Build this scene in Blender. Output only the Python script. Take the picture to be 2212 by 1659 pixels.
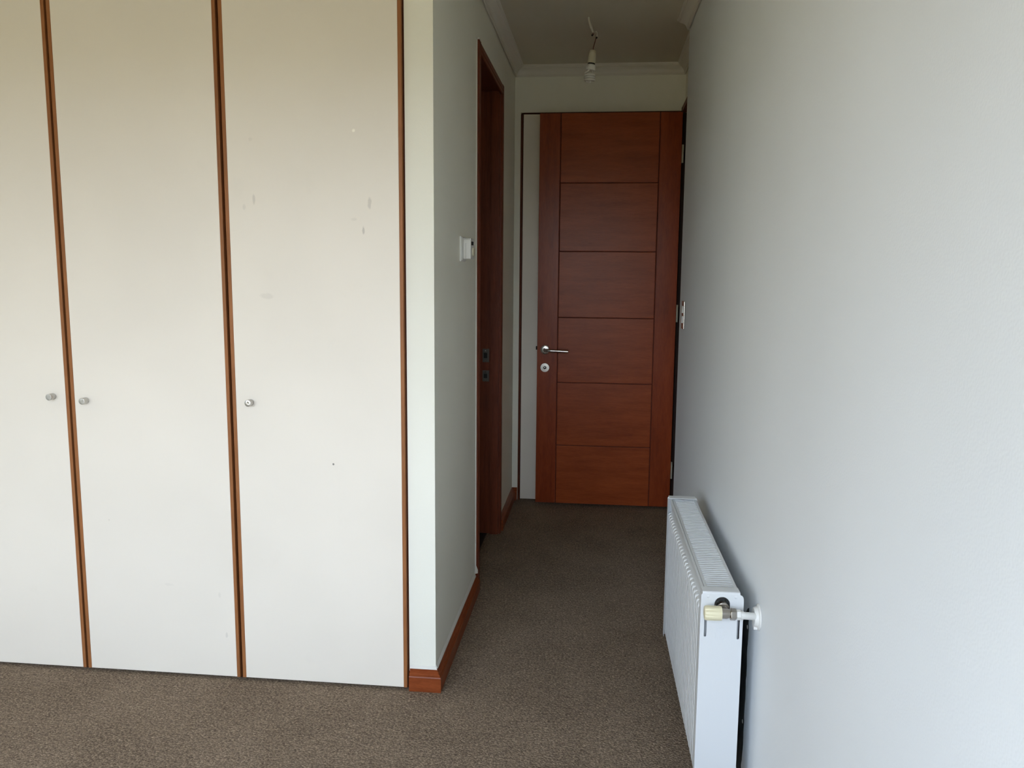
import bpy, bmesh, math, random
from mathutils import Vector, Matrix

for o in list(bpy.data.objects):
    bpy.data.objects.remove(o, do_unlink=True)
S = bpy.context.scene
COL = S.collection
PI = math.pi

# ------------------------------------------------------------------ camera
cd = bpy.data.cameras.new('camera')
cam = bpy.data.objects.new('camera', cd)
COL.objects.link(cam)
cd.sensor_fit = 'HORIZONTAL'
cd.sensor_width = 36.0
cd.lens = 28.8946
cd.clip_start = 0.02
_r = Vector((0.9942, 0.1076, 0.0083)).normalized()
_f = Vector((-0.1055, 0.9852, -0.1349)).normalized()
_u = _r.cross(_f).normalized()
_r = _f.cross(_u).normalized()
cam.matrix_world = Matrix(((_r.x, _u.x, -_f.x, 0.0), (_r.y, _u.y, -_f.y, 0.0), (_r.z, _u.z, -_f.z, 1.40), (0, 0, 0, 1)))
S.camera = cam

# ------------------------------------------------------------------ daylight: bright sky above the horizon, planted ground below it
SKY, ZEN, GROUND, STRENGTH = (0.86, 0.93, 1.03), (0.50, 0.74, 1.10), (0.185, 0.16, 0.098), 9.6
wd = bpy.data.worlds.new('daylight')
S.world = wd
wd.use_nodes = True
nt = wd.node_tree
nt.nodes.clear()
tc = nt.nodes.new('ShaderNodeTexCoord')
sx = nt.nodes.new('ShaderNodeSeparateXYZ')
rp = nt.nodes.new('ShaderNodeValToRGB')
mr = nt.nodes.new('ShaderNodeMapRange')
bg = nt.nodes.new('ShaderNodeBackground')
ow = nt.nodes.new('ShaderNodeOutputWorld')
mr.inputs['From Min'].default_value = -1.0
mr.inputs['From Max'].default_value = 1.0
e = rp.color_ramp.elements
e[0].position = 0.0; e[0].color = (*GROUND, 1)
e[1].position = 1.0; e[1].color = (*ZEN, 1)
a = e.new(0.495); a.color = (*GROUND, 1)
a = e.new(0.525); a.color = (*SKY, 1)
nt.links.new(tc.outputs['Generated'], sx.inputs[0])
nt.links.new(sx.outputs['Z'], mr.inputs['Value'])
nt.links.new(mr.outputs[0], rp.inputs[0])
nt.links.new(rp.outputs[0], bg.inputs['Color'])
bg.inputs['Strength'].default_value = STRENGTH
nt.links.new(bg.outputs[0], ow.inputs[0])

S.view_settings.view_transform = 'Standard'
S.view_settings.look = 'None'
S.view_settings.gamma = 1.0
S.view_settings.use_curve_mapping = False
S.view_settings.exposure = 0.0
S.cycles.max_bounces = 8
S.cycles.diffuse_bounces = 7
S.cycles.glossy_bounces = 3
S.cycles.transmission_bounces = 0
S.cycles.caustics_reflective = False
S.cycles.caustics_refractive = False
S.cycles.use_adaptive_sampling = True
S.cycles.adaptive_threshold = 0.025
S.cycles.adaptive_min_samples = 32

# ------------------------------------------------------------------ helpers
class MB:
    def __init__(self, at=(0, 0, 0)):
        self.v, self.f, self.at = [], [], Vector(at)

    def add(self, vs, fs):
        n = len(self.v)
        self.v += [Vector(p) - self.at for p in vs]
        self.f += [tuple(i + n for i in q) for q in fs]
        return self

    def box(self, x0, x1, y0, y1, z0, z1):
        return self.add([(x0, y0, z0), (x1, y0, z0), (x1, y1, z0), (x0, y1, z0), (x0, y0, z1), (x1, y0, z1), (x1, y1, z1), (x0, y1, z1)],
                        [(3, 2, 1, 0), (4, 5, 6, 7), (0, 1, 5, 4), (1, 2, 6, 5), (2, 3, 7, 6), (3, 0, 4, 7)])

    def loft(self, rings, closed=True, caps=True):
        n = len(rings[0])
        vs = [p for r in rings for p in r]
        fs = []
        for i in range(len(rings) - 1):
            for j in range(n if closed else n - 1):
                k = (j + 1) % n
                fs.append((i * n + j, i * n + k, (i + 1) * n + k, (i + 1) * n + j))
        if caps and closed:
            fs.append(tuple(range(n - 1, -1, -1)))
            fs.append(tuple((len(rings) - 1) * n + j for j in range(n)))
        return self.add(vs, fs)

    def lathe(self, origin, axis, prof, n=24, caps=True, phase=0.0):
        """prof: (distance along axis, radius)"""
        o, ax = Vector(origin), Vector(axis).normalized()
        up = Vector((0, 0, 1)) if abs(ax.z) < 0.9 else Vector((1, 0, 0))
        p = ax.cross(up).normalized()
        q = ax.cross(p)
        rings = [[o + ax * d + (p * math.cos(2 * PI * j / n + phase) + q * math.sin(2 * PI * j / n + phase)) * r for j in range(n)] for d, r in prof]
        return self.loft(rings, True, caps)

    def tube(self, pts, r, n=8, caps=True):
        pts = [Vector(p) for p in pts]
        rings, ref = [], None
        for i, p in enumerate(pts):
            t = (pts[min(i + 1, len(pts) - 1)] - pts[max(i - 1, 0)]).normalized()
            if ref is None:
                ref = t.orthogonal().normalized()
            ref = (ref - t * ref.dot(t)).normalized()
            b = t.cross(ref)
            rr = r[i] if isinstance(r, (list, tuple)) else r
            rings.append([p + (ref * math.cos(2 * PI * j / n) + b * math.sin(2 * PI * j / n)) * rr for j in range(n)])
        return self.loft(rings, True, caps)

    def prism(self, poly, lo, hi, axis='y'):
        """extrude a 2-D polygon: axis y -> poly is (x,z); z -> (x,y); x -> (y,z)"""
        def P(a, b, h):
            return {'y': (a, h, b), 'z': (a, b, h), 'x': (h, a, b)}[axis]
        return self.loft([[P(a, b, lo) for a, b in poly], [P(a, b, hi) for a, b in poly]])

def obj(name, mb, mat, parent=None, bevel=0.0, segs=2, smooth=None, loc=None, rz=0.0):
    me = bpy.data.meshes.new(name)
    me.from_pydata([tuple(p) for p in mb.v], [], mb.f)
    bm = bmesh.new()
    bm.from_mesh(me)
    bmesh.ops.recalc_face_normals(bm, faces=bm.faces)
    bm.to_mesh(me)
    bm.free()
    me.materials.append(mat)
    o = bpy.data.objects.new(name, me)
    COL.objects.link(o)
    if parent:
        o.parent = parent
    else:
        o.location = mb.at
    if loc is not None:
        o.location = loc
    o.rotation_euler.z = rz
    if bevel:
        m = o.modifiers.new('bevel', 'BEVEL')
        m.width = bevel
        m.segments = segs
        m.limit_method = 'ANGLE'
        m.angle_limit = math.radians(40)
    if bevel or smooth:
        ang = math.radians(smooth or 40)
        for pl in me.polygons:
            pl.use_smooth = True
        bm = bmesh.new()
        bm.from_mesh(me)
        for ed in bm.edges:
            if len(ed.link_faces) == 2 and ed.calc_face_angle(0) > ang:
                ed.smooth = False
        bm.to_mesh(me)
        bm.free()
        if bevel:
            o.modifiers.new('weighted', 'WEIGHTED_NORMAL').keep_sharp = False
    return o

def empty(name, loc, rz=0.0):
    o = bpy.data.objects.new(name, None)
    o.empty_display_size = 0.1
    COL.objects.link(o)
    o.location = loc
    o.rotation_euler.z = rz
    return o

def tag(o, label=None, cat=None, kind=None, group=None):
    for k, v in (('label', label), ('category', cat), ('kind', kind), ('group', group)):
        if v:
            o[k] = v
    return o

def copy_tree(o, parent=None):
    c = o.copy()
    COL.objects.link(c)
    c.parent = parent
    for ch in list(o.children):
        copy_tree(ch, c)
    return c

# ------------------------------------------------------------------ materials
def lin(r, g, b):
    return tuple(((c / 255) / 12.92 if c / 255 <= 0.04045 else ((c / 255 + 0.055) / 1.055) ** 2.4) for c in (r, g, b))

class Mat:
    def __init__(self, name, color, rough=0.5, metal=0.0, spec=0.5):
        self.m = bpy.data.materials.new(name)
        self.m.use_nodes = True
        self.t = self.m.node_tree
        self.b = self.t.nodes['Principled BSDF']
        self.b.inputs['Base Color'].default_value = (*color, 1)
        self.b.inputs['Roughness'].default_value = rough
        self.b.inputs['Metallic'].default_value = metal
        self.b.inputs['Specular IOR Level'].default_value = spec
        self.geo = None

    def n(self, kind, **kw):
        x = self.t.nodes.new(kind)
        for k, v in kw.items():
            if hasattr(x, k):
                setattr(x, k, v)
            else:
                x.inputs[k].default_value = v
        return x

    def l(self, a, b):
        self.t.links.new(a, b)

    def pos(self, scale=(1, 1, 1)):
        if self.geo is None:
            self.geo = self.n('ShaderNodeNewGeometry')
        m = self.n('ShaderNodeVectorMath', operation='MULTIPLY')
        m.inputs[1].default_value = scale
        self.l(self.geo.outputs['Position'], m.inputs[0])
        return m.outputs[0]

    def noise(self, scale, detail=3.0, vec=None, rough=0.5):
        x = self.n('ShaderNodeTexNoise')
        x.inputs['Scale'].default_value = scale
        x.inputs['Detail'].default_value = detail
        x.inputs['Roughness'].default_value = rough
        self.l(vec or self.pos(), x.inputs['Vector'])
        return x.outputs['Fac']

    def ramp(self, fac, stops):
        x = self.n('ShaderNodeValToRGB')
        el = x.color_ramp.elements
        while len(el) > 1:
            el.remove(el[-1])
        el[0].position = stops[0][0]
        el[0].color = (*stops[0][1], 1)
        for p, c in stops[1:]:
            q = el.new(p)
            q.color = (*c, 1)
        self.l(fac, x.inputs[0])
        return x.outputs[0]

    def mix(self, fac, a, b, blend='MIX'):
        x = self.n('ShaderNodeMix', data_type='RGBA', blend_type=blend)
        for sock, v in ((x.inputs[0], fac), (x.inputs[6], a), (x.inputs[7], b)):
            if isinstance(v, bpy.types.NodeSocket):
                self.l(v, sock)
            elif isinstance(v, (int, float)):
                sock.default_value = v
            else:
                sock.default_value = (*v, 1)
        return x.outputs[2]

    def color(self, s):
        self.l(s, self.b.inputs['Base Color'])
        return self

    def bump(self, h, strength, dist):
        x = self.n('ShaderNodeBump')
        x.inputs['Strength'].default_value = strength
        x.inputs['Distance'].default_value = dist
        self.l(h, x.inputs['Height'])
        self.l(x.outputs[0], self.b.inputs['Normal'])
        return self

def scaled(c, k):
    return tuple(min(1.0, x * k) for x in c)

def wall_mat(name, c, rough=0.6):
    m = Mat(name, c, rough, spec=0.35)
    m.color(m.ramp(m.noise(1.7, 1), [(0.3, scaled(c, 0.975)), (0.7, scaled(c, 1.02))]))
    m.bump(m.noise(260, 0), 0.10, 0.002)
    return m.m

WALLC = lin(239, 238, 226)
M = {}
M['wall'] = wall_mat('wall_paint', WALLC)
M['wall_skylit'] = wall_mat('skylit_wall_paint', lin(229, 233, 236))  # same white paint, with blue skylight tinted into the colour
M['ceiling'] = wall_mat('ceiling_paint', lin(214, 208, 191), 0.8)
M['cornice'] = wall_mat('cornice_paint', lin(226, 222, 212), 0.5)
M['caulk'] = Mat('white_caulk', lin(222, 220, 212), 0.6).m

def carpet():
    m = Mat('brown_loop_carpet', lin(128, 111, 96), 0.95, spec=0.1)
    v1 = m.pos((0.75, 1, 1))
    vo = m.n('ShaderNodeTexVoronoi', feature='F1')
    vo.inputs['Scale'].default_value = 240
    m.l(v1, vo.inputs['Vector'])
    tuft = m.n('ShaderNodeSeparateColor')
    m.l(vo.outputs['Color'], tuft.inputs[0])
    fleck = m.noise(175, 2, v1, 0.65)
    big = m.noise(4, 1)
    streak = m.noise(60, 2, m.pos((0.3, 1.5, 1)), 0.7)
    c = m.ramp(tuft.outputs[0], [(0.0, lin(82, 69, 58)), (0.35, lin(112, 97, 83)), (0.75, lin(138, 121, 103)), (1.0, lin(190, 170, 147))])
    c = m.mix(0.5, c, m.ramp(fleck, [(0.36, lin(50, 41, 34)), (0.5, lin(124, 108, 92)), (0.65, lin(212, 190, 164))]))
    c = m.mix(0.22, c, m.ramp(streak, [(0.35, lin(84, 71, 60)), (0.65, lin(158, 140, 121))]))
    c = m.mix(0.2, c, m.ramp(big, [(0.35, lin(102, 88, 75)), (0.65, lin(144, 127, 110))]))
    m.color(c)
    ad = m.n('ShaderNodeMath', operation='SUBTRACT')
    m.l(fleck, ad.inputs[0])
    m.l(vo.outputs['Distance'], ad.inputs[1])
    m.bump(ad.outputs[0], 0.7, 0.004)
    return m.m
M['carpet'] = carpet()

def wood(name, dark, mid, light, grain=(9, 9, 0.8), rough=0.4, scale=6.0):
    m = Mat(name, mid, rough, spec=0.22)
    g = m.noise(scale, 4, m.pos(grain), 0.62)
    fine = m.noise(scale * 9, 1, m.pos(grain), 0.6)
    c = m.ramp(g, [(0.28, dark), (0.5, mid), (0.74, light)])
    c = m.mix(0.25, c, m.ramp(fine, [(0.35, dark), (0.65, light)]))
    m.color(c)
    m.bump(fine, 0.08, 0.001)
    return m.m

M['door_v'] = wood('mahogany_stile', lin(118, 48, 22), lin(138, 60, 28), lin(154, 70, 33), (4, 4, 0.5), 0.30)
M['door_h'] = wood('mahogany_panel', lin(130, 57, 25), lin(150, 70, 32), lin(166, 81, 38), (0.6, 4, 5), 0.32)
M['groove'] = wood('mahogany_groove', lin(84, 32, 18), lin(94, 37, 20), lin(104, 43, 24), (4, 4, 0.5), 0.6)
M['frame_shaded'] = wood('shaded_frame_wood', lin(30, 12, 8), lin(36, 15, 10), lin(44, 19, 12), (8, 8, 0.5), 0.6)  # casing wood with the shade of the hinge-side slit painted in
M['casing'] = wood('door_casing_wood', lin(88, 40, 24), lin(108, 52, 32), lin(126, 62, 38), (8, 8, 0.5), 0.42)
M['strip'] = wood('wardrobe_edge_wood', lin(128, 82, 48), lin(150, 97, 58), lin(166, 110, 68), (9, 9, 0.5), 0.45)
M['gapwood'] = wood('dark_divider_wood', lin(66, 32, 18), lin(80, 40, 22), lin(92, 48, 28), (9, 9, 0.5), 0.6)
M['base'] = wood('baseboard_wood', lin(108, 50, 24), lin(130, 64, 32), lin(146, 76, 40), (1.2, 1.2, 9), 0.36)

def wardrobe_white(name, spots=()):
    c = lin(234, 227, 215)
    m = Mat(name, c, 0.42, spec=0.4)
    col = m.ramp(m.noise(2.2, 2), [(0.3, scaled(c, 0.965)), (0.7, scaled(c, 1.02))])
    smudge = m.ramp(m.noise(9, 3, m.pos((1, 1, 0.7)), 0.7), [(0.62, (0, 0, 0)), (0.8, (0.10, 0.10, 0.10))])
    col = m.mix(smudge, col, scaled(c, 0.75))
    wob = m.n('ShaderNodeTexNoise')
    wob.inputs['Scale'].default_value = 60
    m.l(m.pos(), wob.inputs['Vector'])
    for x, z, w, h, k, sc in spots:
        sb = m.n('ShaderNodeVectorMath', operation='SUBTRACT')
        m.l(m.pos(), sb.inputs[0])
        sb.inputs[1].default_value = (x, 2.55, z)
        ml = m.n('ShaderNodeVectorMath', operation='MULTIPLY')
        m.l(sb.outputs[0], ml.inputs[0])
        ml.inputs[1].default_value = (1 / w, 0, 1 / h)
        ln = m.n('ShaderNodeVectorMath', operation='LENGTH')
        m.l(ml.outputs[0], ln.inputs[0])
        aa = m.n('ShaderNodeMath', operation='ADD')
        m.l(ln.outputs['Value'], aa.inputs[0])
        m.l(wob.outputs['Fac'], aa.inputs[1])
        rg = m.n('ShaderNodeMapRange')
        rg.inputs['From Min'].default_value = 1.5
        rg.inputs['From Max'].default_value = 1.1
        rg.inputs['To Max'].default_value = k
        m.l(aa.outputs[0], rg.inputs['Value'])
        col = m.mix(rg.outputs[0], col, scaled(c, sc))
    m.color(col)
    return m.m
M['panel'] = wardrobe_white('wardrobe_white', [(-1.654, 0.55, 0.003, 0.003, 0.25, 0.5), (-1.27, 0.30, 0.006, 0.012, 0.18, 0.6), (-1.45, 0.33, 0.02, 0.006, 0.12, 0.6), (-1.25, 0.16, 0.005, 0.012, 0.3, 0.55)])
M['panel_worn'] = wardrobe_white('wardrobe_white_scuffed', [
    (-1.1015, 1.6195, 0.006, 0.018, 0.5, 0.65), (-1.134, 1.597, 0.006, 0.01, 0.3, 0.7), (-0.7259, 1.6079, 0.007, 0.019, 0.5, 0.6),
    (-0.7466, 1.5267, 0.005, 0.014, 0.6, 0.55), (-0.7738, 1.8295, 0.006, 0.006, 0.9, 1.25), (-1.0674, 1.3165, 0.024, 0.011, 0.3, 0.72),
    (-0.8602, 0.7711, 0.004, 0.004, 0.9, 0.2), (-1.1069, 1.8073, 0.007, 0.007, 0.25, 0.75), (-0.776, 1.56, 0.012, 0.006, 0.25, 0.7)])
M['closet'] = wardrobe_white('closet_white')
M['rad'] = Mat('radiator_enamel', lin(216, 219, 221), 0.28, spec=0.5).m
M['rad_in'] = Mat('radiator_inner_enamel', lin(190, 190, 188), 0.5).m
M['knob_cream'] = Mat('cream_plastic', lin(226, 219, 186), 0.35).m
M['plastic'] = Mat('white_plastic', lin(226, 226, 222), 0.38).m
M['plastic_old'] = Mat('ivory_plastic', lin(206, 200, 176), 0.4).m
M['greyplastic'] = Mat('grey_plastic', lin(128, 127, 122), 0.5).m
M['dark'] = Mat('dark_gap', lin(22, 20, 19), 0.7).m
M['black'] = Mat('black_metal', lin(20, 19, 18), 0.4, 0.4).m
M['nickel'] = Mat('nickel', lin(170, 164, 156), 0.22, 1.0).m
M['steel'] = Mat('satin_steel', lin(200, 198, 193), 0.24, 1.0).m
M['darksteel'] = Mat('dark_steel', lin(96, 92, 86), 0.4, 0.9).m
M['wire'] = Mat('brown_wire', lin(96, 48, 34), 0.5).m
M['tape'] = Mat('dark_tape', lin(36, 28, 24), 0.6).m
M['cable'] = Mat('white_cable', lin(216, 212, 198), 0.5).m
M['glass_tube'] = Mat('white_lamp_tube', lin(222, 221, 216), 0.25).m
M['tile'] = Mat('dark_floor_tile', lin(40, 36, 33), 0.5).m
M['hinge'] = Mat('painted_hinge', lin(170, 166, 150), 0.45, 0.3).m

def patch_mat():
    m = Mat('unpainted_wall', lin(34, 38, 37), 0.8)
    m.color(m.ramp(m.noise(30, 4), [(0.35, lin(22, 25, 25)), (0.7, lin(48, 54, 52))]))
    return m.m
M['patch'] = patch_mat()

def brushed(name, axis):
    m = Mat(name, lin(196, 194, 190), 0.3, 1.0)
    m.b.inputs['Anisotropic'].default_value = 0.75
    tg = m.n('ShaderNodeTangent', direction_type='RADIAL', axis=axis)
    m.l(tg.outputs[0], m.b.inputs['Tangent'])
    return m.m
M['brushed'] = brushed('turned_steel', 'Y')

# ------------------------------------------------------------------ the setting
H = 2.578                      # ceiling
XL, YE, X2 = -0.525, 4.94, 0.452
TH = 0.0145                    # the near wall beside the radiator stands 0.8 degrees off square
O = Vector((0.380, 4.06, 0))
TV = Vector((math.sin(TH), -math.cos(TH), 0))
NV = Vector((-math.cos(TH), -math.sin(TH), 0))
RZ = PI + TH
def on_wall(d, s, z=0.0):
    return O + NV * d + TV * s + Vector((0, 0, z))

def struct(name, mb, mat, label=None, **kw):
    return tag(obj(name, mb, mat, **kw), label, None, 'structure')

YB, XW = -0.6, -3.0            # window wall, far side wall of the bedroom
struct('floor', MB().box(XW, -0.586, YB, 3.2, -0.1, 0).box(-0.586, 0.62, YB, YE + 0.1, -0.1, 0), M['carpet'], 'brown grey flecked loop pile carpet floor')
struct('ceiling', MB().box(XW - 0.15, 1.9, YB - 0.15, 5.4, H, H + 0.1), M['ceiling'], 'plain off-white ceiling over the passage')
wl = MB().box(-0.615, XL, 2.57, 3.472, 0, H).box(-0.615, XL, 3.472, 4.281, 2.312, H).box(-0.615, XL, 4.281, YE, 0, H)
struct('wall_left', wl, M['wall'], 'white passage wall between wardrobe and dark doorway')
we = MB().box(-0.615, -0.490, YE, YE + 0.1, 0, H).box(-0.490, 0.44, YE, YE + 0.1, 2.322, H).box(0.44, 0.70, YE, YE + 0.1, 0, H).box(-0.49, 0.44, YE + 0.04, YE + 0.1, 0, 2.322)
struct('wall_end', we, M['wall'], 'white wall closing the passage above the mahogany door')
wr = struct('wall_right', MB().box(-0.22, 0, 0, 4.75, 0, H), M['wall_skylit'], 'long white wall behind the radiator', loc=O, rz=RZ)
struct('wall_doorway', MB().box(X2, 0.56, 4.06, 4.10, 0, H).box(X2, 0.56, 4.10, 4.905, 2.335, H).box(X2, 0.56, 4.905, YE, 0, H), M['wall'], 'short set-back wall with the doorway of the mahogany door')
WX0, WXM, WX1, WZ0, WZM, WZ1 = -2.5, -1.15, 0.40, 0.35, 0.85, 2.20     # unseen window, split into low and high sills to balance the light
struct('wall_back', MB().box(XW, WX0, YB - 0.15, YB, 0, H).box(WX1, 0.70, YB - 0.15, YB, 0, H).box(WX0, WXM, YB - 0.15, YB, 0, WZ0).box(WXM, WX1, YB - 0.15, YB, 0, WZM).box(WX0, WX1, YB - 0.15, YB, WZ1, H), M['wall'], 'window wall behind the viewer')
struct('wall_side', MB().box(XW - 0.15, XW, YB - 0.15, 3.3, 0, H), M['wall'], 'bedroom wall at the far side of the wardrobe')
struct('wall_wardrobe', MB().box(XW, -2.345, 2.57, 2.67, 0, H).box(XW, -0.615, 3.2, 3.3, 0, H), M['wall'], 'bedroom wall around the wardrobe recess')
struct('wall_bathroom', MB().box(-2.3, -2.2, 3.3, 5.1, -0.1, H).box(-2.3, -0.615, 5.0, 5.1, -0.1, H), M['wall'], 'walls of the dark room behind the open doorway')
struct('floor_bathroom', MB().box(-2.2, -0.586, 3.2, 5.0, -0.1, -0.006), M['tile'], 'dark floor beyond the open doorway')
struct('wall_hall', MB().box(1.7, 1.8, 3.7, 5.3, -0.1, H).box(0.56, 1.8, 5.2, 5.3, -0.1, H).box(0.56, 1.8, 3.7, 3.8, -0.1, H), M['wall'], 'dark hall walls beyond the mahogany door')
struct('floor_hall', MB().box(0.62, 1.7, 3.7, 5.3, -0.1, -0.004), M['tile'], 'dark hall floor beyond the mahogany door')

w1 = tag(empty('window_1', (-1.15, YB, WZ0)), 'unseen white framed window behind the viewer, sills shaped for the light', None, 'structure')
for x0, x1, z0 in ((WX0, WX0 + 0.05, WZ0), (WXM - 0.04, WXM, WZ0), (WXM, WXM + 0.04, WZM), (WX1 - 0.05, WX1, WZM)):
    obj('window_frame', MB(w1.location).box(x0, x1, YB - 0.11, YB - 0.05, z0, WZ1), M['plastic'], w1)
for x0, x1, z0, z1 in ((WX0 + 0.05, WXM - 0.04, WZ0, WZ0 + 0.05), (WXM + 0.04, WX1 - 0.05, WZM, WZM + 0.05), (WX0 + 0.05, WXM - 0.04, WZ1 - 0.05, WZ1), (WXM + 0.04, WX1 - 0.05, WZ1 - 0.05, WZ1)):
    obj('window_frame', MB(w1.location).box(x0, x1, YB - 0.105, YB - 0.055, z0, z1), M['plastic'], w1)

# cornice swept along the ceiling line, one run per wall
PROF = [(0.0, -0.050), (0.005, -0.050), (0.005, -0.058), (0.009, -0.058), (0.010, -0.051), (0.013, -0.050), (0.014, -0.044), (0.017, -0.036), (0.023, -0.028), (0.031, -0.021), (0.039, -0.017),
        (0.042, -0.016), (0.042, -0.012), (0.047, -0.011), (0.048, -0.006), (0.053, -0.005), (0.054, 0.0), (0.0, 0.0)]
path = [Vector((-2.345, 2.57, 0)), Vector((XL, 2.57, 0)), Vector((XL, YE, 0)), Vector((X2, YE, 0)), Vector((X2, 4.06, 0)), O.copy(), on_wall(0, 4.66)]
def mitre(i):
    def nrm(a, b):
        t = (b - a).normalized()
        return Vector((t.y, -t.x, 0))
    if i == 0: return nrm(path[0], path[1])
    if i == len(path) - 1: return nrm(path[-2], path[-1])
    n0, n1 = nrm(path[i - 1], path[i]), nrm(path[i], path[i + 1])
    m = n0 + n1
    return m / (1 + n0.dot(n1))
names = ['white cornice above the wardrobe', 'white cornice along the passage wall over the dark doorway', 'white moulded cornice across the end of the passage', 'white cornice along the set-back wall',
         'short white cornice return at the wall corner', 'white moulded cornice along the wall over the radiator']
for i in range(len(path) - 1):
    rings = [[path[j] + mitre(j) * o_ + Vector((0, 0, H + z)) for o_, z in PROF] for j in (i, i + 1)]
    struct('trim_%d' % (i + 1), MB().loft(rings), M['cornice'], names[i], smooth=35)

# baseboards: moulded top with three little steps
BPROF = [(0, 0), (0.0205, 0), (0.0215, 0.004), (0.0215, 0.050), (0.020, 0.0535), (0.0165, 0.0555), (0.0165, 0.0590), (0.0120, 0.0625), (0.0120, 0.0660), (0.0070, 0.0700), (0.0070, 0.0735), (0.0, 0.077)]
def board(name, a, b, na, nb, label):
    a, b, na, nb = (Vector((*q, 0)) for q in (a, b, na, nb))
    rings = [[p + n * o_ + Vector((0, 0, z)) for o_, z in BPROF] for p, n in ((a, na), (b, nb))]
    return struct(name, MB().loft(rings), M['base'], label)
b1 = board('baseboard_pillar', (-0.6125, 2.57), (XL, 2.57), (0, -1), (1, -1), 'short reddish brown baseboard at the foot of the white pillar')
b2 = board('baseboard_left', (XL, 2.57), (XL, 3.440), (1, -1), (1, 0), 'reddish brown baseboard running along the passage wall to the dark doorway')
board('baseboard_passage', (XL, 4.310), (XL, YE), (1, 0), (1, -1), 'reddish brown baseboard between the dark doorway and the closet')
board('baseboard_end', (XL, YE), (-0.492, YE), (1, -1), (0, -1), 'tiny baseboard piece beside the closet')
bo = on_wall(0, 0); bb = on_wall(0, 1.10)
board('baseboard_right', (bb.x, bb.y), (O.x, O.y), tuple(NV[:2]), tuple(NV[:2]), 'brown baseboard hidden behind the radiator end')
cmb = MB().add([(XL + 0.0008, 2.571, 0.076), (XL + 0.0008, 2.571, 0.0885), (XL + 0.0008, 3.425, 0.094), (XL + 0.0008, 3.425, 0.076), (XL + 0.0065, 2.571, 0.0755), (XL + 0.0065, 3.425, 0.0755)],
               [(0, 1, 2, 3), (4, 5, 2, 1), (4, 1, 0), (5, 3, 2), (0, 3, 5, 4)])
obj('caulk_line', cmb, M['caulk'], b2)
obj('caulk_line', MB().add([(-0.6125, 2.5692, 0.0765), (-0.6125, 2.5692, 0.083), (XL, 2.5692, 0.084), (XL, 2.5692, 0.0765), (-0.6125, 2.563, 0.0745), (XL + 0.006, 2.563, 0.0745)],
                           [(0, 1, 2, 3), (4, 5, 2, 1), (4, 1, 0), (5, 3, 2), (0, 3, 5, 4)]), M['caulk'], b1)
# chipped plaster where the baseboard meets the casing
obj('plaster_chip', MB().add([(XL + 0.001, 3.412, 0.090), (XL + 0.001, 3.445, 0.082), (XL + 0.001, 3.443, 0.128), (XL + 0.001, 3.43, 0.11), (XL + 0.013, 3.436, 0.086), (XL + 0.012, 3.443, 0.098)],
                             [(0, 3, 5, 4), (3, 2, 5), (0, 4, 1), (4, 5, 1), (5, 2, 1), (0, 1, 2, 3)]), M['caulk'], b2)

# ------------------------------------------------------------------ dark doorway in the passage wall
d2 = tag(empty('door_2', (XL, 3.87, 0)), 'open dark doorway with brown wooden casing in the passage wall', None, 'structure')
A2 = d2.location
def casing_strip(y0, y1, z0, z1, vertical=True):
    # moulded face: rounded outer edge, shallow groove
    t = 0.012
    if vertical:
        ou, inn = (y0, y1)
        pts = [(ou, 0), (ou, t * 0.7), (ou + (inn - ou) * 0.08, t), (ou + (inn - ou) * 0.55, t), (ou + (inn - ou) * 0.62, t * 0.75), (ou + (inn - ou) * 0.70, t), (ou + (inn - ou) * 0.94, t), (inn, t * 0.75), (inn, 0)]
        return MB(A2).loft([[(XL + d, y, z0) for y, d in pts], [(XL + d, y, z1) for y, d in pts]])
    ou, inn = (z1, z0)
    pts = [(ou, 0), (ou, t * 0.7), (ou + (inn - ou) * 0.08, t), (ou + (inn - ou) * 0.55, t), (ou + (inn - ou) * 0.62, t * 0.75), (ou + (inn - ou) * 0.70, t), (ou + (inn - ou) * 0.94, t), (inn, t * 0.75), (inn, 0)]
    return MB(A2).loft([[(XL + d, y0, z) for z, d in pts], [(XL + d, y1, z) for z, d in pts]])
obj('casing', casing_strip(3.445, 3.497, 0.0, 2.332), M['casing'], d2)
obj('casing', casing_strip(4.308, 4.257, 0.0, 2.332), M['casing'], d2)
obj('casing', casing_strip(3.497, 4.257, 2.285, 2.332, False), M['casing'], d2)
# jambs with a rebate on the room side
obj('jamb', MB(A2).prism([(XL, 4.244), (-0.570, 4.244), (-0.570, 4.258), (-0.630, 4.258), (-0.630, 4.281), (XL, 4.281)], 0, 2.298, 'z'), M['casing'], d2)
obj('jamb', MB(A2).prism([(XL, 3.510), (-0.570, 3.510), (-0.570, 3.496), (-0.630, 3.496), (-0.630, 3.472), (XL, 3.472)], 0, 2.298, 'z'), M['casing'], d2)
obj('jamb_head', MB(A2).box(-0.630, XL, 3.472, 4.281, 2.298, 2.312), M['casing'], d2)
obj('caulk_line', MB(A2).box(XL, XL + 0.0042, 3.4405, 3.4455, 0.10, 2.338).box(XL, XL + 0.013, 3.4405, 3.497, 2.3325, 2.338), M['caulk'], d2)
for zc, hh in ((0.965, 0.070), (0.857, 0.058)):
    pl = obj('strike_plate', MB(A2).box(-0.6125, -0.578, 4.2558, 4.2585, zc - hh / 2, zc + hh / 2), M['darksteel'], d2)
    obj('bolt_hole', MB(A2).box(-0.606, -0.588, 4.2552, 4.2575, zc - hh / 5, zc + hh / 5), M['dark'], pl)
    for s in (-1, 1):
        obj('screw', MB(A2).lathe((-0.597, 4.2562, zc + s * hh * 0.36), (0, -1, 0), [(0, 0.004), (0.001, 0.003)], 10), M['steel'], pl)

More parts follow.
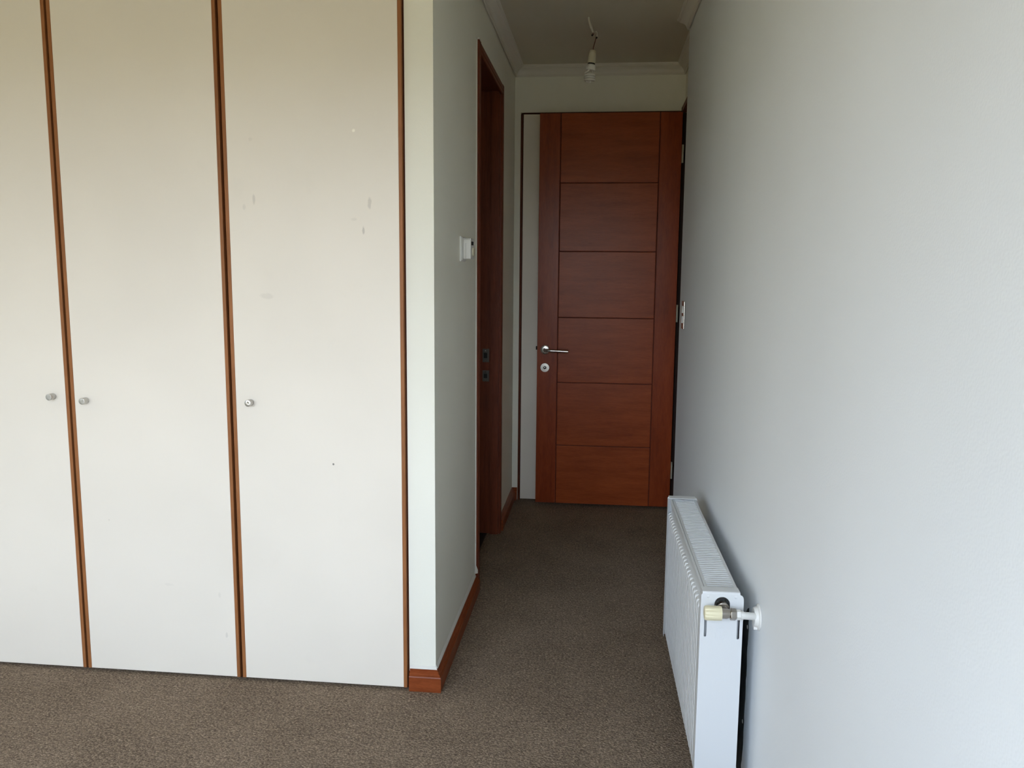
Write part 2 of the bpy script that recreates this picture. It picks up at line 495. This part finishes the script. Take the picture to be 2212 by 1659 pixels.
# ------------------------------------------------------------------ mahogany door standing open across the passage
DX0, DX1, DYF, DZ0, DZ1 = -0.371, 0.433, 4.850, 0.014, 2.300
d1 = tag(empty('door_1', (DX1, DYF, 0)), 'reddish mahogany panelled door standing open across the end of the passage', None, 'structure')
A1 = d1.location
obj('core', MB(A1).box(DX0 + 0.001, DX1 - 0.001, DYF + 0.005, DYF + 0.04, DZ0 + 0.001, DZ1 - 0.001), M['groove'], d1)
for x0, x1 in ((DX0, -0.2525), (0.3115, DX1)):
    obj('stile', MB(A1).box(x0, x1, DYF, DYF + 0.010, DZ0, DZ1), M['door_v'], d1, bevel=0.0018)
zz = [DZ0, 0.372, 0.752, 1.1377, 1.5218, 1.911, DZ1]
for k in range(6):
    z0, z1 = zz[k] + (0.0022 if k else 0), zz[k + 1] - (0.0022 if k < 5 else 0)
    obj('panel', MB(A1).box(-0.2475, 0.3065, DYF, DYF + 0.010, z0, z1), M['door_h'], d1, bevel=0.0018)
HX = -0.324
ros = obj('rosette', MB(A1).lathe((HX, DYF, 0.946), (0, -1, 0), [(0, 0.0275), (0.004, 0.0275), (0.0075, 0.0262), (0.009, 0.023), (0.0092, 0.012), (0.0092, 0.0)], 40, False), M['steel'], d1, smooth=40)
ros['label'] = 'round satin steel handle rosette'
pts = [(HX, DYF - 0.008, 0.946), (HX, DYF - 0.030, 0.946), (HX + 0.003, DYF - 0.042, 0.9458), (HX + 0.010, DYF - 0.050, 0.9455), (HX + 0.022, DYF - 0.054, 0.945)] + [(HX + 0.022 + 0.117 * k / 6, DYF - 0.054, 0.945 - 0.0006 * k) for k in range(1, 7)]
lv = obj('lever_handle', MB(A1).tube(pts, [0.0105, 0.0105, 0.0104, 0.0100, 0.0096] + [0.0094] * 5 + [0.0088], 20), M['steel'], d1, smooth=50)
lv['label'] = 'satin steel lever handle'
es = obj('keyhole_plate', MB(A1).lathe((HX + 0.0005, DYF, 0.8395), (0, -1, 0), [(0, 0.0275), (0.004, 0.0275), (0.0072, 0.0258), (0.0074, 0.0095), (0.003, 0.0092)], 40, False), M['steel'], d1, smooth=30)
es['label'] = 'round satin steel keyhole plate'
obj('lock_cylinder', MB(A1).lathe((HX + 0.0005, DYF - 0.001, 0.8395), (0, -1, 0), [(0, 0.0088), (0.0035, 0.0086), (0.0042, 0.007)], 20), M['black'], es)
obj('key_slot', MB(A1).lathe((HX - 0.0005, DYF - 0.004, 0.8405), (0, -1, 0), [(0, 0.0036), (0.0025, 0.0034)], 14), M['steel'], es)
lt = obj('latch_bolt', MB(A1).prism([(DX0 + 0.002, DYF + 0.013), (DX0 - 0.009, DYF + 0.016), (DX0 - 0.009, DYF + 0.024), (DX0 + 0.002, DYF + 0.028)], 0.9435, 0.9645, 'z'), M['black'], d1)
lt['label'] = 'black latch bolt'
for zc in (2.070, 1.170, 0.24):
    hg = obj('hinge', MB(A1).lathe((DX1 + 0.0055, DYF - 0.002, zc - 0.050), (0, 0, 1), [(0, 0.0055), (0.1, 0.0055)], 14), M['hinge'], d1, smooth=40)
    obj('hinge_leaf', MB(A1).box(DX1 + 0.0005, DX1 + 0.0022, DYF, DYF + 0.034, zc - 0.05, zc + 0.05), M['hinge'], hg)
# frame of that door in the set-back wall
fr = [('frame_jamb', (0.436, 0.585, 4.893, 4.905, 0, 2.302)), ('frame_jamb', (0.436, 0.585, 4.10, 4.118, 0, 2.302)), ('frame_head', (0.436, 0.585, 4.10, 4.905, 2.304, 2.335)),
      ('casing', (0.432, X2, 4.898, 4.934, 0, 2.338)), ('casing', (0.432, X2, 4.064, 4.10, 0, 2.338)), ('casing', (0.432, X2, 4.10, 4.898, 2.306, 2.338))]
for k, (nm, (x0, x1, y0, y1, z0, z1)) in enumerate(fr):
    obj(nm, MB(A1).box(x0, x1, y0, y1, z0, z1), M['frame_shaded'] if k in (0, 3) else M['casing'], d1, bevel=0.002)

# ------------------------------------------------------------------ closet in the end wall
cl = tag(empty('built_in_closet', (-0.03, YE, 0)), 'flush white closet door with thin brown edging, half hidden behind the open mahogany door', 'closet')
AC = cl.location
obj('door', MB(AC).box(-0.4735, 0.425, YE - 0.001, YE + 0.017, 0.008, 2.3115), M['closet'], cl, bevel=0.001)
R = 0.014
outer = [(-0.489, 0.0), (-0.489, 2.3205 - R)] + [(-0.489 + R - R * math.cos(t * PI / 12), 2.3205 - R + R * math.sin(t * PI / 12)) for t in range(1, 6)] + [(-0.489 + R, 2.3205), (0.439, 2.3205), (0.439, 0.0), (0.427, 0.0), (0.427, 2.3145), (-0.475, 2.3145), (-0.475, 0.0)]
obj('edge_frame', MB(AC).prism(outer, YE - 0.003, YE + 0.03, 'y'), M['gapwood'], cl)
obj('edge_bead', MB(AC).box(-0.4845, -0.4795, YE - 0.005, YE, 0.0, 2.308), M['casing'], cl, bevel=0.001)

# ------------------------------------------------------------------ built-in wardrobe with white doors
YD = 2.556
wr_ = tag(empty('built_in_wardrobe', (-1.47, 2.57, 0)), 'tall built-in wardrobe with off-white doors edged in brown wood', 'wardrobe')
AW = wr_.location
ZT = 2.47
def wdoor(x0, x1, kx, kz, mat, label):
    d = obj('door', MB(AW).box(x0 + 0.0125, x1 - 0.0115, YD, YD + 0.018, 0.010, ZT), mat, wr_, bevel=0.0008)
    d['label'] = label
    for a_, b_ in ((x0, x0 + 0.0125), (x1 - 0.0115, x1)):
        obj('edge_strip', MB(AW).box(a_, b_, YD - 0.0006, YD + 0.018, 0.009, ZT + 0.001), M['strip'], d, bevel=0.0012)
    k = obj('knob', MB((0, 0, 0)).lathe((0, 0, 0), (0, -1, 0), [(0, 0.0085), (0.0015, 0.0085), (0.0018, 0.0106), (0.0245, 0.0108), (0.0256, 0.0102), (0.0259, 0.0095), (0.0254, 0.003), (0.0252, 0.0006)], 36), M['brushed'], d, smooth=30)
    k.location = Vector((kx, YD, kz)) - AW
    k['label'] = 'turned steel cylinder knob'
    return d
wdoor(-2.331, -1.7715, -1.827, 0.973, M['panel'], 'off-white wardrobe door cut by the picture edge')
wdoor(-1.7635, -1.2065, -1.710, 0.962, M['panel'], 'middle off-white wardrobe door')
wdoor(-1.1975, -0.6205, -1.135, 0.970, M['panel_worn'], 'scuffed off-white wardrobe door beside the white pillar')
for x0, x1 in ((-1.785, -1.752), (-1.220, -1.184)):
    obj('divider', MB(AW).box(x0, x1, YD + 0.0195, 3.15, 0.0, ZT), M['gapwood'], wr_)
obj('side_panel', MB(AW).box(-0.633, -0.6155, YD + 0.0195, 3.15, 0.0, ZT), M['gapwood'], wr_)
obj('side_panel', MB(AW).box(-2.344, -2.326, YD + 0.0195, 3.15, 0.0, ZT), M['gapwood'], wr_)
obj('back_panel', MB(AW).box(-2.344, -0.6155, 3.15, 3.165, 0.0, ZT), M['gapwood'], wr_)
obj('fascia', MB(AW).box(-2.344, -0.6155, 2.571, 2.60, ZT + 0.003, H), M['panel'], wr_)

# ------------------------------------------------------------------ panel radiator on the long wall (d from wall, s along it, z up)
SN, SF = 2.05, 1.15            # near and far end
DB, DF = 0.040, 0.142
ZB, ZTOP = 0.088, 0.612
rl = on_wall(0.09, 1.60)
rad = tag(empty('panel_radiator', rl, RZ), 'white fluted panel radiator mounted low on the long wall', 'radiator')
AR = Vector((0.09, 1.60, 0))
pitch = 0.0300
SP = SN - 0.022              # the water panels stop short of the near cover
ns = int((SP - SF - 0.01) / pitch * 10)
rows = [(ZB, 0), (0.096, 0), (0.102, 0.35), (0.108, 0.8), (0.114, 1.0), (0.2, 1), (0.35, 1), (0.5, 1), (0.544, 1), (0.549, 0.88), (0.552, 0.6), (0.5535, 0.25), (0.5542, 0), (0.594, 0)]
rings = []
for z, k in rows:
    ring = []
    for i in range(ns + 1):
        s = SF + 0.01 + (SP - SF - 0.01) * i / ns
        ph = abs(math.cos(PI * (s - SF - 0.01) / pitch))
        ring.append((0.1300 + 0.0115 * k * min(1.0, 1.55 * ph ** 0.8), s, z))
    ring += [(0.124, SP, z), (0.124, SF + 0.01, z)]
    rings.append(ring)
obj('front_panel', MB(AR).loft(rings), M['rad'], rad, smooth=50)
obj('rear_panel', MB(AR).box(0.044, 0.056, SF + 0.01, SP, ZB, 0.590), M['rad'], rad, bevel=0.003)
fins = MB(AR)
pts = []
for i in range(int((SN - SF - 0.06) / 0.0125)):
    s = SF + 0.03 + 0.0125 * i
    pts += [(0.062 if i % 2 else 0.118, s)]
fins.loft([[(d, s, 0.13) for d, s in pts], [(d, s, 0.545) for d, s in pts]], closed=False)
obj('convector_fins', fins, M['rad_in'], rad)
# top grille
ZG = 0.600
obj('grille_lip', MB(AR).box(0.1282, 0.1350, SF + 0.002, SN - 0.002, 0.584, ZG), M['rad'], rad, bevel=0.0012)
obj('grille_rail', MB(AR).box(0.1190, 0.1272, SF + 0.002, SN - 0.002, 0.586, ZG - 0.0006), M['rad'], rad, bevel=0.0008)
obj('grille_rail', MB(AR).prism([(0.0435, 0.580), (0.0435, ZG - 0.001), (0.0450, ZG), (0.0520, ZG), (0.0520, ZG - 0.002), (0.0455, 0.580)], SF + 0.002, SN - 0.002, 'y'), M['rad'], rad)
sl = None
npit = 58
for i in range(npit):
    s = SF + 0.012 + (SN - SF - 0.050) * i / (npit - 1)
    if sl is None:
        sl = obj('grille_slat', MB((0, 0, 0)).prism([(-0.0045, -0.0016), (-0.0040, 0.0), (0.0040, 0.0), (0.0045, -0.0016), (0.0032, -0.0050), (-0.0032, -0.0050)], -0.0345, 0.0345, 'x'), M['rad'], rad)
        c = sl
    else:
        c = sl.copy()
        COL.objects.link(c)
        c.parent = rad
    c.location = Vector((0.0855, s, ZG - 0.0006)) - AR

def loop_circle(cx, cz, r, n=28):
    return [(cx + r * math.cos(2 * PI * i / n), cz + r * math.sin(2 * PI * i / n)) for i in range(n)]
def loop_slot(cx, z0, z1, r, n=8):
    return [(cx + r * math.cos(PI * i / n), z1 - r + r * math.sin(PI * i / n)) for i in range(n + 1)] + [(cx + r * math.cos(PI + PI * i / n), z0 + r + r * math.sin(PI + PI * i / n)) for i in range(n + 1)]
def end_cover(s, sign):
    """sheet-steel side cover: face with valve hole and two slots, folded over the top"""
    bm = bmesh.new()
    w0, w1, rt = DB - 0.001, DF + 0.0015, 0.007
    zt = ZTOP - 0.005
    out = [(w0, ZB + 0.002), (w1, ZB + 0.002), (w1, zt - 0.004), (w1 - 0.0015, zt - 0.001), (w1 - 0.003, zt), (w0 + 0.009, zt), (w0 + 0.0045, zt - 0.002), (w0 + 0.0015, zt - 0.0055), (w0, zt - 0.011)]
    loops = [out, loop_slot(0.0915, 0.543, 0.600, 0.0190, 14), loop_slot(0.1305, 0.494, 0.552, 0.0030), loop_slot(0.0495, 0.491, 0.549, 0.0030)]
    edges = []
    for lp in loops:
        vs = [bm.verts.new(Vector((d, s, z)) - AR) for d, z in lp]
        edges += [bm.edges.new((vs[i], vs[(i + 1) % len(vs)])) for i in range(len(vs))]
    bmesh.ops.triangle_fill(bm, use_beauty=True, use_dissolve=False, edges=edges)
    # fold over the top
    prof = [(s - sign * (0.005 - 0.005 * math.cos(t)), zt + 0.005 * math.sin(t)) for t in (0, 0.4, 0.8, 1.2, PI / 2)] + [(s - sign * 0.036, ZTOP - 0.001)]
    prev = None
    for ss, z in prof:
        cur = [bm.verts.new(Vector((d, ss, z)) - AR) for d in (w0 + 0.009, w1 - 0.003)]
        if prev:
            bm.faces.new((prev[0], prev[1], cur[1], cur[0]))
        prev = cur
    # narrow returns at front and back
    for d, dd in ((w0, 1), (w1, -1)):
        vs = [bm.verts.new(Vector(q) - AR) for q in ((d, s, ZB + 0.002), (d, s, zt - (0.011 if dd > 0 else 0.004)), (d, s - sign * 0.024, zt - (0.011 if dd > 0 else 0.004)), (d, s - sign * 0.024, ZB + 0.002))]
        bm.faces.new(vs)
    bmesh.ops.remove_doubles(bm, verts=bm.verts, dist=0.0002)
    bmesh.ops.recalc_face_normals(bm, faces=bm.faces)
    me = bpy.data.meshes.new('end_cover')
    bm.to_mesh(me)
    bm.free()
    me.materials.append(M['rad'])
    for p_ in me.polygons:
        p_.use_smooth = True
    o = bpy.data.objects.new('end_cover', me)
    COL.objects.link(o)
    o.parent = rad
    so = o.modifiers.new('thick', 'SOLIDIFY')
    so.thickness = 0.0012
    so.offset = 0
    bv = o.modifiers.new('bevel', 'BEVEL')
    bv.width = 0.0006
    bv.segments = 2
    bv.limit_method = 'ANGLE'
    o.modifiers.new('weighted', 'WEIGHTED_NORMAL')
    return o
ec = end_cover(SN, 1)
end_cover(SF, -1)
for d in (0.1265, 0.0585):
    obj('dimple', MB(AR).lathe((d, SN - 0.001, ZTOP - 0.0125), (0, 1, 0), [(0, 0.0042), (0.0012, 0.0038), (0.002, 0.0026), (0.0023, 0.001)], 16), M['rad'], ec, smooth=60)
# pressed emblem: a square with hooked strokes
def stroke(mb, pts, w=0.0008, h=0.0007):
    for (a0, b0), (a1, b1) in zip(pts[:-1], pts[1:]):
        # u runs to the right in the picture (towards the wall), v up
        D0, Z0, D1, Z1 = 0.1045 - a0 * 0.0285, 0.4905 + b0 * 0.0285, 0.1045 - a1 * 0.0285, 0.4905 + b1 * 0.0285
        L_ = math.hypot(D1 - D0, Z1 - Z0)
        ux, uz = (D1 - D0) / L_, (Z1 - Z0) / L_
        px, pz = -uz * w / 2, ux * w / 2
        q = [(D0 + px, Z0 + pz), (D1 + px, Z1 + pz), (D1 - px, Z1 - pz), (D0 - px, Z0 - pz)]
        mb.prism(q, SN, SN + 0.0006 + h, 'y')
em = MB(AR)
for st in ([(0, 0.02), (0, 1), (0.9, 0.97)], [(0.0, 0.0), (0.95, -0.05)], [(0.14, 0.66), (0.27, 0.60)], [(0.40, 0.78), (0.40, 0.42), (0.46, 0.26)], [(0.62, 0.82), (0.66, 0.70)],
           [(0.60, 0.48), (0.63, 0.58), (0.72, 0.58), (0.80, 0.64)], [(0.50, 0.36), (0.70, 0.36), (0.74, 0.32), (0.80, 0.38)], [(0.32, 0.22), (0.38, 0.14), (0.76, 0.10), (0.78, 0.22)]):
    stroke(em, st)
obj('emblem', em, M['rad'], ec)['label'] = 'small pressed square emblem'

# valve: union out of the cover, cream hand wheel, nuts, white pipe to the wall rosette
VS, VD, VZ = 2.086, 0.0905, 0.5720
vb = MB(AR)
vb.lathe((0.1165, VS, VZ), (-1, 0, 0), [(0, 0.0095), (0.004, 0.0125), (0.012, 0.0128), (0.030, 0.0128), (0.036, 0.0110), (0.040, 0.0105)], 28)
vb.lathe((VD, SN - 0.015, VZ), (0, 1, 0), [(0, 0.0125), (0.018, 0.0125), (0.024, 0.0135), (0.028, 0.0120), (0.040, 0.0120)], 28)
vl = obj('valve', vb, M['nickel'], rad, smooth=40)
vl['label'] = 'nickel radiator valve'
obj('union_ring', MB(AR).lathe((VD, SN + 0.001, VZ), (0, 1, 0), [(0, 0.0125), (0, 0.0163), (0.006, 0.0168), (0.0095, 0.0163), (0.0105, 0.0130)], 32), M['nickel'], vl, smooth=40)
kn = MB(AR)
n = 48
kr = []
for dd, r0, fl in ((0.0985, 0.0168, 0), (0.1010, 0.0172, 0), (0.1030, 0.0174, 0), (0.1050, 0.0176, 0.2), (0.118, 0.0180, 0.7), (0.130, 0.0182, 1.0), (0.1365, 0.0178, 0.8), (0.1395, 0.0160, 0.4), (0.1405, 0.012, 0)):
    ring = []
    for j in range(n):
        t = 2 * PI * j / n
        c_ = max(0.0, math.cos(8 * t)) ** 4
        r = r0 - 0.0024 * fl * c_
        ring.append((dd, VS + r * math.cos(t), VZ + r * math.sin(t)))
    kr.append(ring)
kn.loft(kr)
obj('hand_wheel', kn, M['knob_cream'], vl, smooth=50)['label'] = 'cream plastic hand wheel'
obj('hex_nut', MB(AR).lathe((0.0785, VS, VZ - 0.001), (-1, 0, 0), [(0, 0.0125), (0.002, 0.0150), (0.013, 0.0150), (0.0155, 0.0130)], 6, phase=0.3), M['nickel'], vl, bevel=0.0008)
obj('pipe_nut', MB(AR).lathe((0.063, VS, VZ - 0.0015), (-1, 0, 0), [(0, 0.0115), (0.0015, 0.0130), (0.010, 0.0130), (0.0115, 0.0115)], 6, phase=0.1), M['plastic'], vl, bevel=0.0008)
obj('pipe', MB(AR).tube([(0.054, VS, VZ - 0.002), (0.046, VS, VZ - 0.003), (0.0455, VS, VZ - 0.003), (0.034, VS - 0.006, VZ - 0.006), (0.012, VS - 0.024, VZ - 0.014), (-0.002, VS - 0.036, VZ - 0.018)], [0.0105, 0.0105, 0.0092, 0.0092, 0.0092, 0.0092], 20), M['plastic'], vl, smooth=50)
ring = obj('wall_rosette', MB(AR).lathe((0.0005, VS - 0.036, VZ - 0.020), (1, 0, 0), [(0, 0.033), (0.0025, 0.0328), (0.0042, 0.030), (0.0045, 0.026), (0.011, 0.0245), (0.0135, 0.022), (0.0135, 0.0118), (0.009, 0.0112)], 44), M['plastic'], vl, smooth=35)
ring['label'] = 'white clip-on pipe rosette'
obj('rosette_clip', MB(AR).box(0.004, 0.0135, VS - 0.036 - 0.006, VS - 0.036 + 0.010, VZ - 0.020 - 0.030, VZ - 0.020 - 0.0215), M['plastic'], vl, bevel=0.001)

# bare dark patch behind the radiator where the paint stops in a ragged line
rnd = random.Random(4)
pe = [(1.18, 0.03), (1.18, 0.30), (1.60, 0.37), (1.86, 0.455), (1.912, 0.515), (1.930, 0.525)]
zz_ = 0.515
while zz_ > 0.04:
    pe.append((1.933 + rnd.uniform(-0.0045, 0.0045) - 0.02 * max(0, 0.12 - zz_) / 0.12, zz_))
    zz_ -= rnd.uniform(0.012, 0.03)
pe.append((1.912, 0.03))
pat = obj('unpainted_patch', MB((0, 0, 0)).prism(pe, 0.0, 0.0012, 'x'), M['patch'], wr)
pat['label'] = 'dark unpainted strip of wall behind the radiator'
for s, z, r in ((1.925, 0.470, 0.006), (1.922, 0.20, 0.006)):
    obj('paint_blob', MB((0, 0, 0)).lathe((0.001, s, z), (1, 0, 0), [(0, r), (0.001, r * 0.8), (0.0016, r * 0.3)], 10), M['caulk'], wr)

# ------------------------------------------------------------------ light switch at the end of the long wall
sw = tag(empty('light_switch', on_wall(0, 0.195, 1.21), RZ), 'upright metal light switch plate with two white rockers beside the mahogany door', 'light switch')
obj('plate', MB((0, 0, 0)).box(0, 0.0085, -0.038, 0.040, -0.064, 0.064), M['steel'], sw, bevel=0.003, segs=3)
for zc in (0.026, -0.020):
    obj('rocker', MB((0, 0, 0)).prism([(0.008, zc - 0.016), (0.008, zc + 0.016), (0.0125, zc + 0.015), (0.0145, zc - 0.015)], -0.022, 0.022, 'y'), M['plastic'], sw, bevel=0.001)
# prism above runs in (x,z) with y as the extrusion: a shallow wedge standing off the plate

# ------------------------------------------------------------------ thermostat on the passage wall
th_ = tag(empty('thermostat', (XL, 3.095, 1.485)), 'boxy white thermostat fixed to the passage wall beside the dark doorway', 'thermostat')
AT = th_.location
obj('back_plate', MB(AT).loft([[(XL, y, z) for y, z in ((3.044, 1.4385), (3.148, 1.4385), (3.148, 1.5305), (3.044, 1.5305))], [(XL + 0.004, y, z) for y, z in ((3.044, 1.4385), (3.148, 1.4385), (3.148, 1.5305), (3.044, 1.5305))],
                               [(XL + 0.0105, y, z) for y, z in ((3.053, 1.4455), (3.139, 1.4455), (3.139, 1.5245), (3.053, 1.5245))]]), M['plastic'], th_, bevel=0.0008)
by0, by1, bz0, bz1 = 3.055, 3.137, 1.4465, 1.5235
tb = obj('body', MB(AT).box(XL + 0.0105, XL + 0.040, by0, by1, bz0, bz1), M['plastic'], th_, bevel=0.0035, segs=3)
for k in range(4):
    obj('vent_slot', MB(AT).box(XL + 0.0165 + k * 0.0055, XL + 0.0178 + k * 0.0055, by0 - 0.0003, by0 + 0.05, bz1 - 0.0065, bz1 + 0.0004), M['greyplastic'], tb)
obj('seam', MB(AT).box(XL + 0.0208, XL + 0.0216, by0 - 0.0002, by0 + 0.002, bz0 + 0.003, bz1 - 0.018), M['greyplastic'], tb)
obj('display', MB(AT).box(XL + 0.0398, XL + 0.0425, by0 + 0.012, by1 - 0.03, 1.4985, 1.5115), M['dark'], th_, bevel=0.0006)
obj('slide_switch', MB(AT).box(XL + 0.0398, XL + 0.0440, by1 - 0.024, by1 - 0.012, 1.4990, 1.5110), M['plastic'], th_, bevel=0.001)
obj('dial', MB(AT).lathe((XL + 0.0396, 3.100, 1.4735), (1, 0, 0), [(0, 0.0165), (0.004, 0.0165), (0.0058, 0.0150), (0.0062, 0.006)], 32), M['plastic_old'], th_, smooth=40)

# ------------------------------------------------------------------ bare spiral bulb hanging from its wires
LY = 4.03
lp = tag(empty('hanging_light_bulb', (-0.087, LY, H)), 'bare unlit spiral energy-saving bulb hanging from loose wires', 'light bulb')
AL = lp.location
obj('ceiling_cable', MB(AL).tube([(-0.0875, LY, H + 0.002), (-0.086, LY, H - 0.014), (-0.081, LY - 0.003, H - 0.030), (-0.075, LY - 0.005, H - 0.048), (-0.0685, LY - 0.006, H - 0.063), (-0.066, LY - 0.006, H - 0.072)], [0.004, 0.0045, 0.0055, 0.0062, 0.0052, 0.0035], 10), M['cable'], lp, smooth=60)
wr1 = obj('wire', MB(AL).tube([(-0.066, LY - 0.006, H - 0.068), (-0.067, LY - 0.007, H - 0.080), (-0.064, LY - 0.008, H - 0.083), (-0.059, LY - 0.008, H - 0.074), (-0.053, LY - 0.008, H - 0.068), (-0.0495, LY - 0.008, H - 0.074), (-0.0495, LY - 0.008, H - 0.090), (-0.053, LY - 0.008, H - 0.104), (-0.058, LY - 0.010, H - 0.122), (-0.0625, LY - 0.012, H - 0.140), (-0.0645, LY - 0.012, H - 0.160)], 0.0022, 8), M['wire'], lp, smooth=60)
obj('white_wire', MB(AL).tube([(-0.058, LY - 0.0105, H - 0.080), (-0.0545, LY - 0.0105, H - 0.069), (-0.0505, LY - 0.0105, H - 0.067), (-0.0475, LY - 0.0105, H - 0.074), (-0.0475, LY - 0.0105, H - 0.092)], 0.0020, 8), M['cable'], lp, smooth=60)
for c_ in ((-0.0685, LY - 0.008, H - 0.083), (-0.0485, LY - 0.010, H - 0.095)):
    obj('tape_joint', MB(AL).lathe((c_[0] - 0.004, c_[1], c_[2] - 0.003), (0.8, 0, 0.6), [(0, 0.002), (0.0015, 0.0042), (0.006, 0.0046), (0.0085, 0.003)], 12), M['tape'], wr1, smooth=60)
ax = Vector((-0.105, 0.0, -1)).normalized()
top = Vector((-0.0640, LY - 0.012, H - 0.150))
obj('socket', MB(AL).lathe(top, ax, [(0, 0.006), (0.002, 0.0120), (0.007, 0.0150), (0.012, 0.0158), (0.0125, 0.0150), (0.0135, 0.0150), (0.014, 0.0165), (0.030, 0.0180), (0.056, 0.0188), (0.060, 0.0186), (0.060, 0.015)], 32), M['plastic_old'], lp, smooth=40)['label'] = 'cream lamp socket'
obj('shade_ring', MB(AL).lathe(top + ax * 0.060, ax, [(0, 0.0165), (0.0045, 0.0170), (0.005, 0.014)], 32), M['dark'], lp, smooth=40)
bo_ = top + ax * 0.0648
bulb = obj('bulb', MB(AL).lathe(bo_, ax, [(0, 0.0150), (0.003, 0.0190), (0.008, 0.0220), (0.020, 0.0222), (0.026, 0.0205), (0.0265, 0.015)], 32), M['plastic'], lp, smooth=40)
e1 = ax.orthogonal().normalized()
e2 = ax.cross(e1)
sp = [bo_ + ax * 0.024 + e1 * 0.011, bo_ + ax * 0.032 + e1 * 0.013, bo_ + ax * 0.038 + e1 * 0.018 + e2 * 0.006]
turns = 3.4
for k in range(1, 90):
    t = 2 * PI * turns * k / 89 + 0.45
    rr = 0.0225 if k < 78 else 0.0225 - 0.0012 * (k - 77)
    sp.append(bo_ + ax * (0.041 + 0.036 * k / 89) + e1 * math.cos(t) * rr + e2 * math.sin(t) * rr)
obj('spiral_tube', MB(AL).tube(sp, 0.0050, 10), M['glass_tube'], bulb, smooth=70)
obj('tube_leg', MB(AL).tube([bo_ + ax * 0.022 - e1 * 0.012, bo_ + ax * 0.034 - e1 * 0.014, bo_ + ax * 0.046 - e1 * 0.017 - e2 * 0.006], 0.0046, 10), M['glass_tube'], bulb, smooth=70)
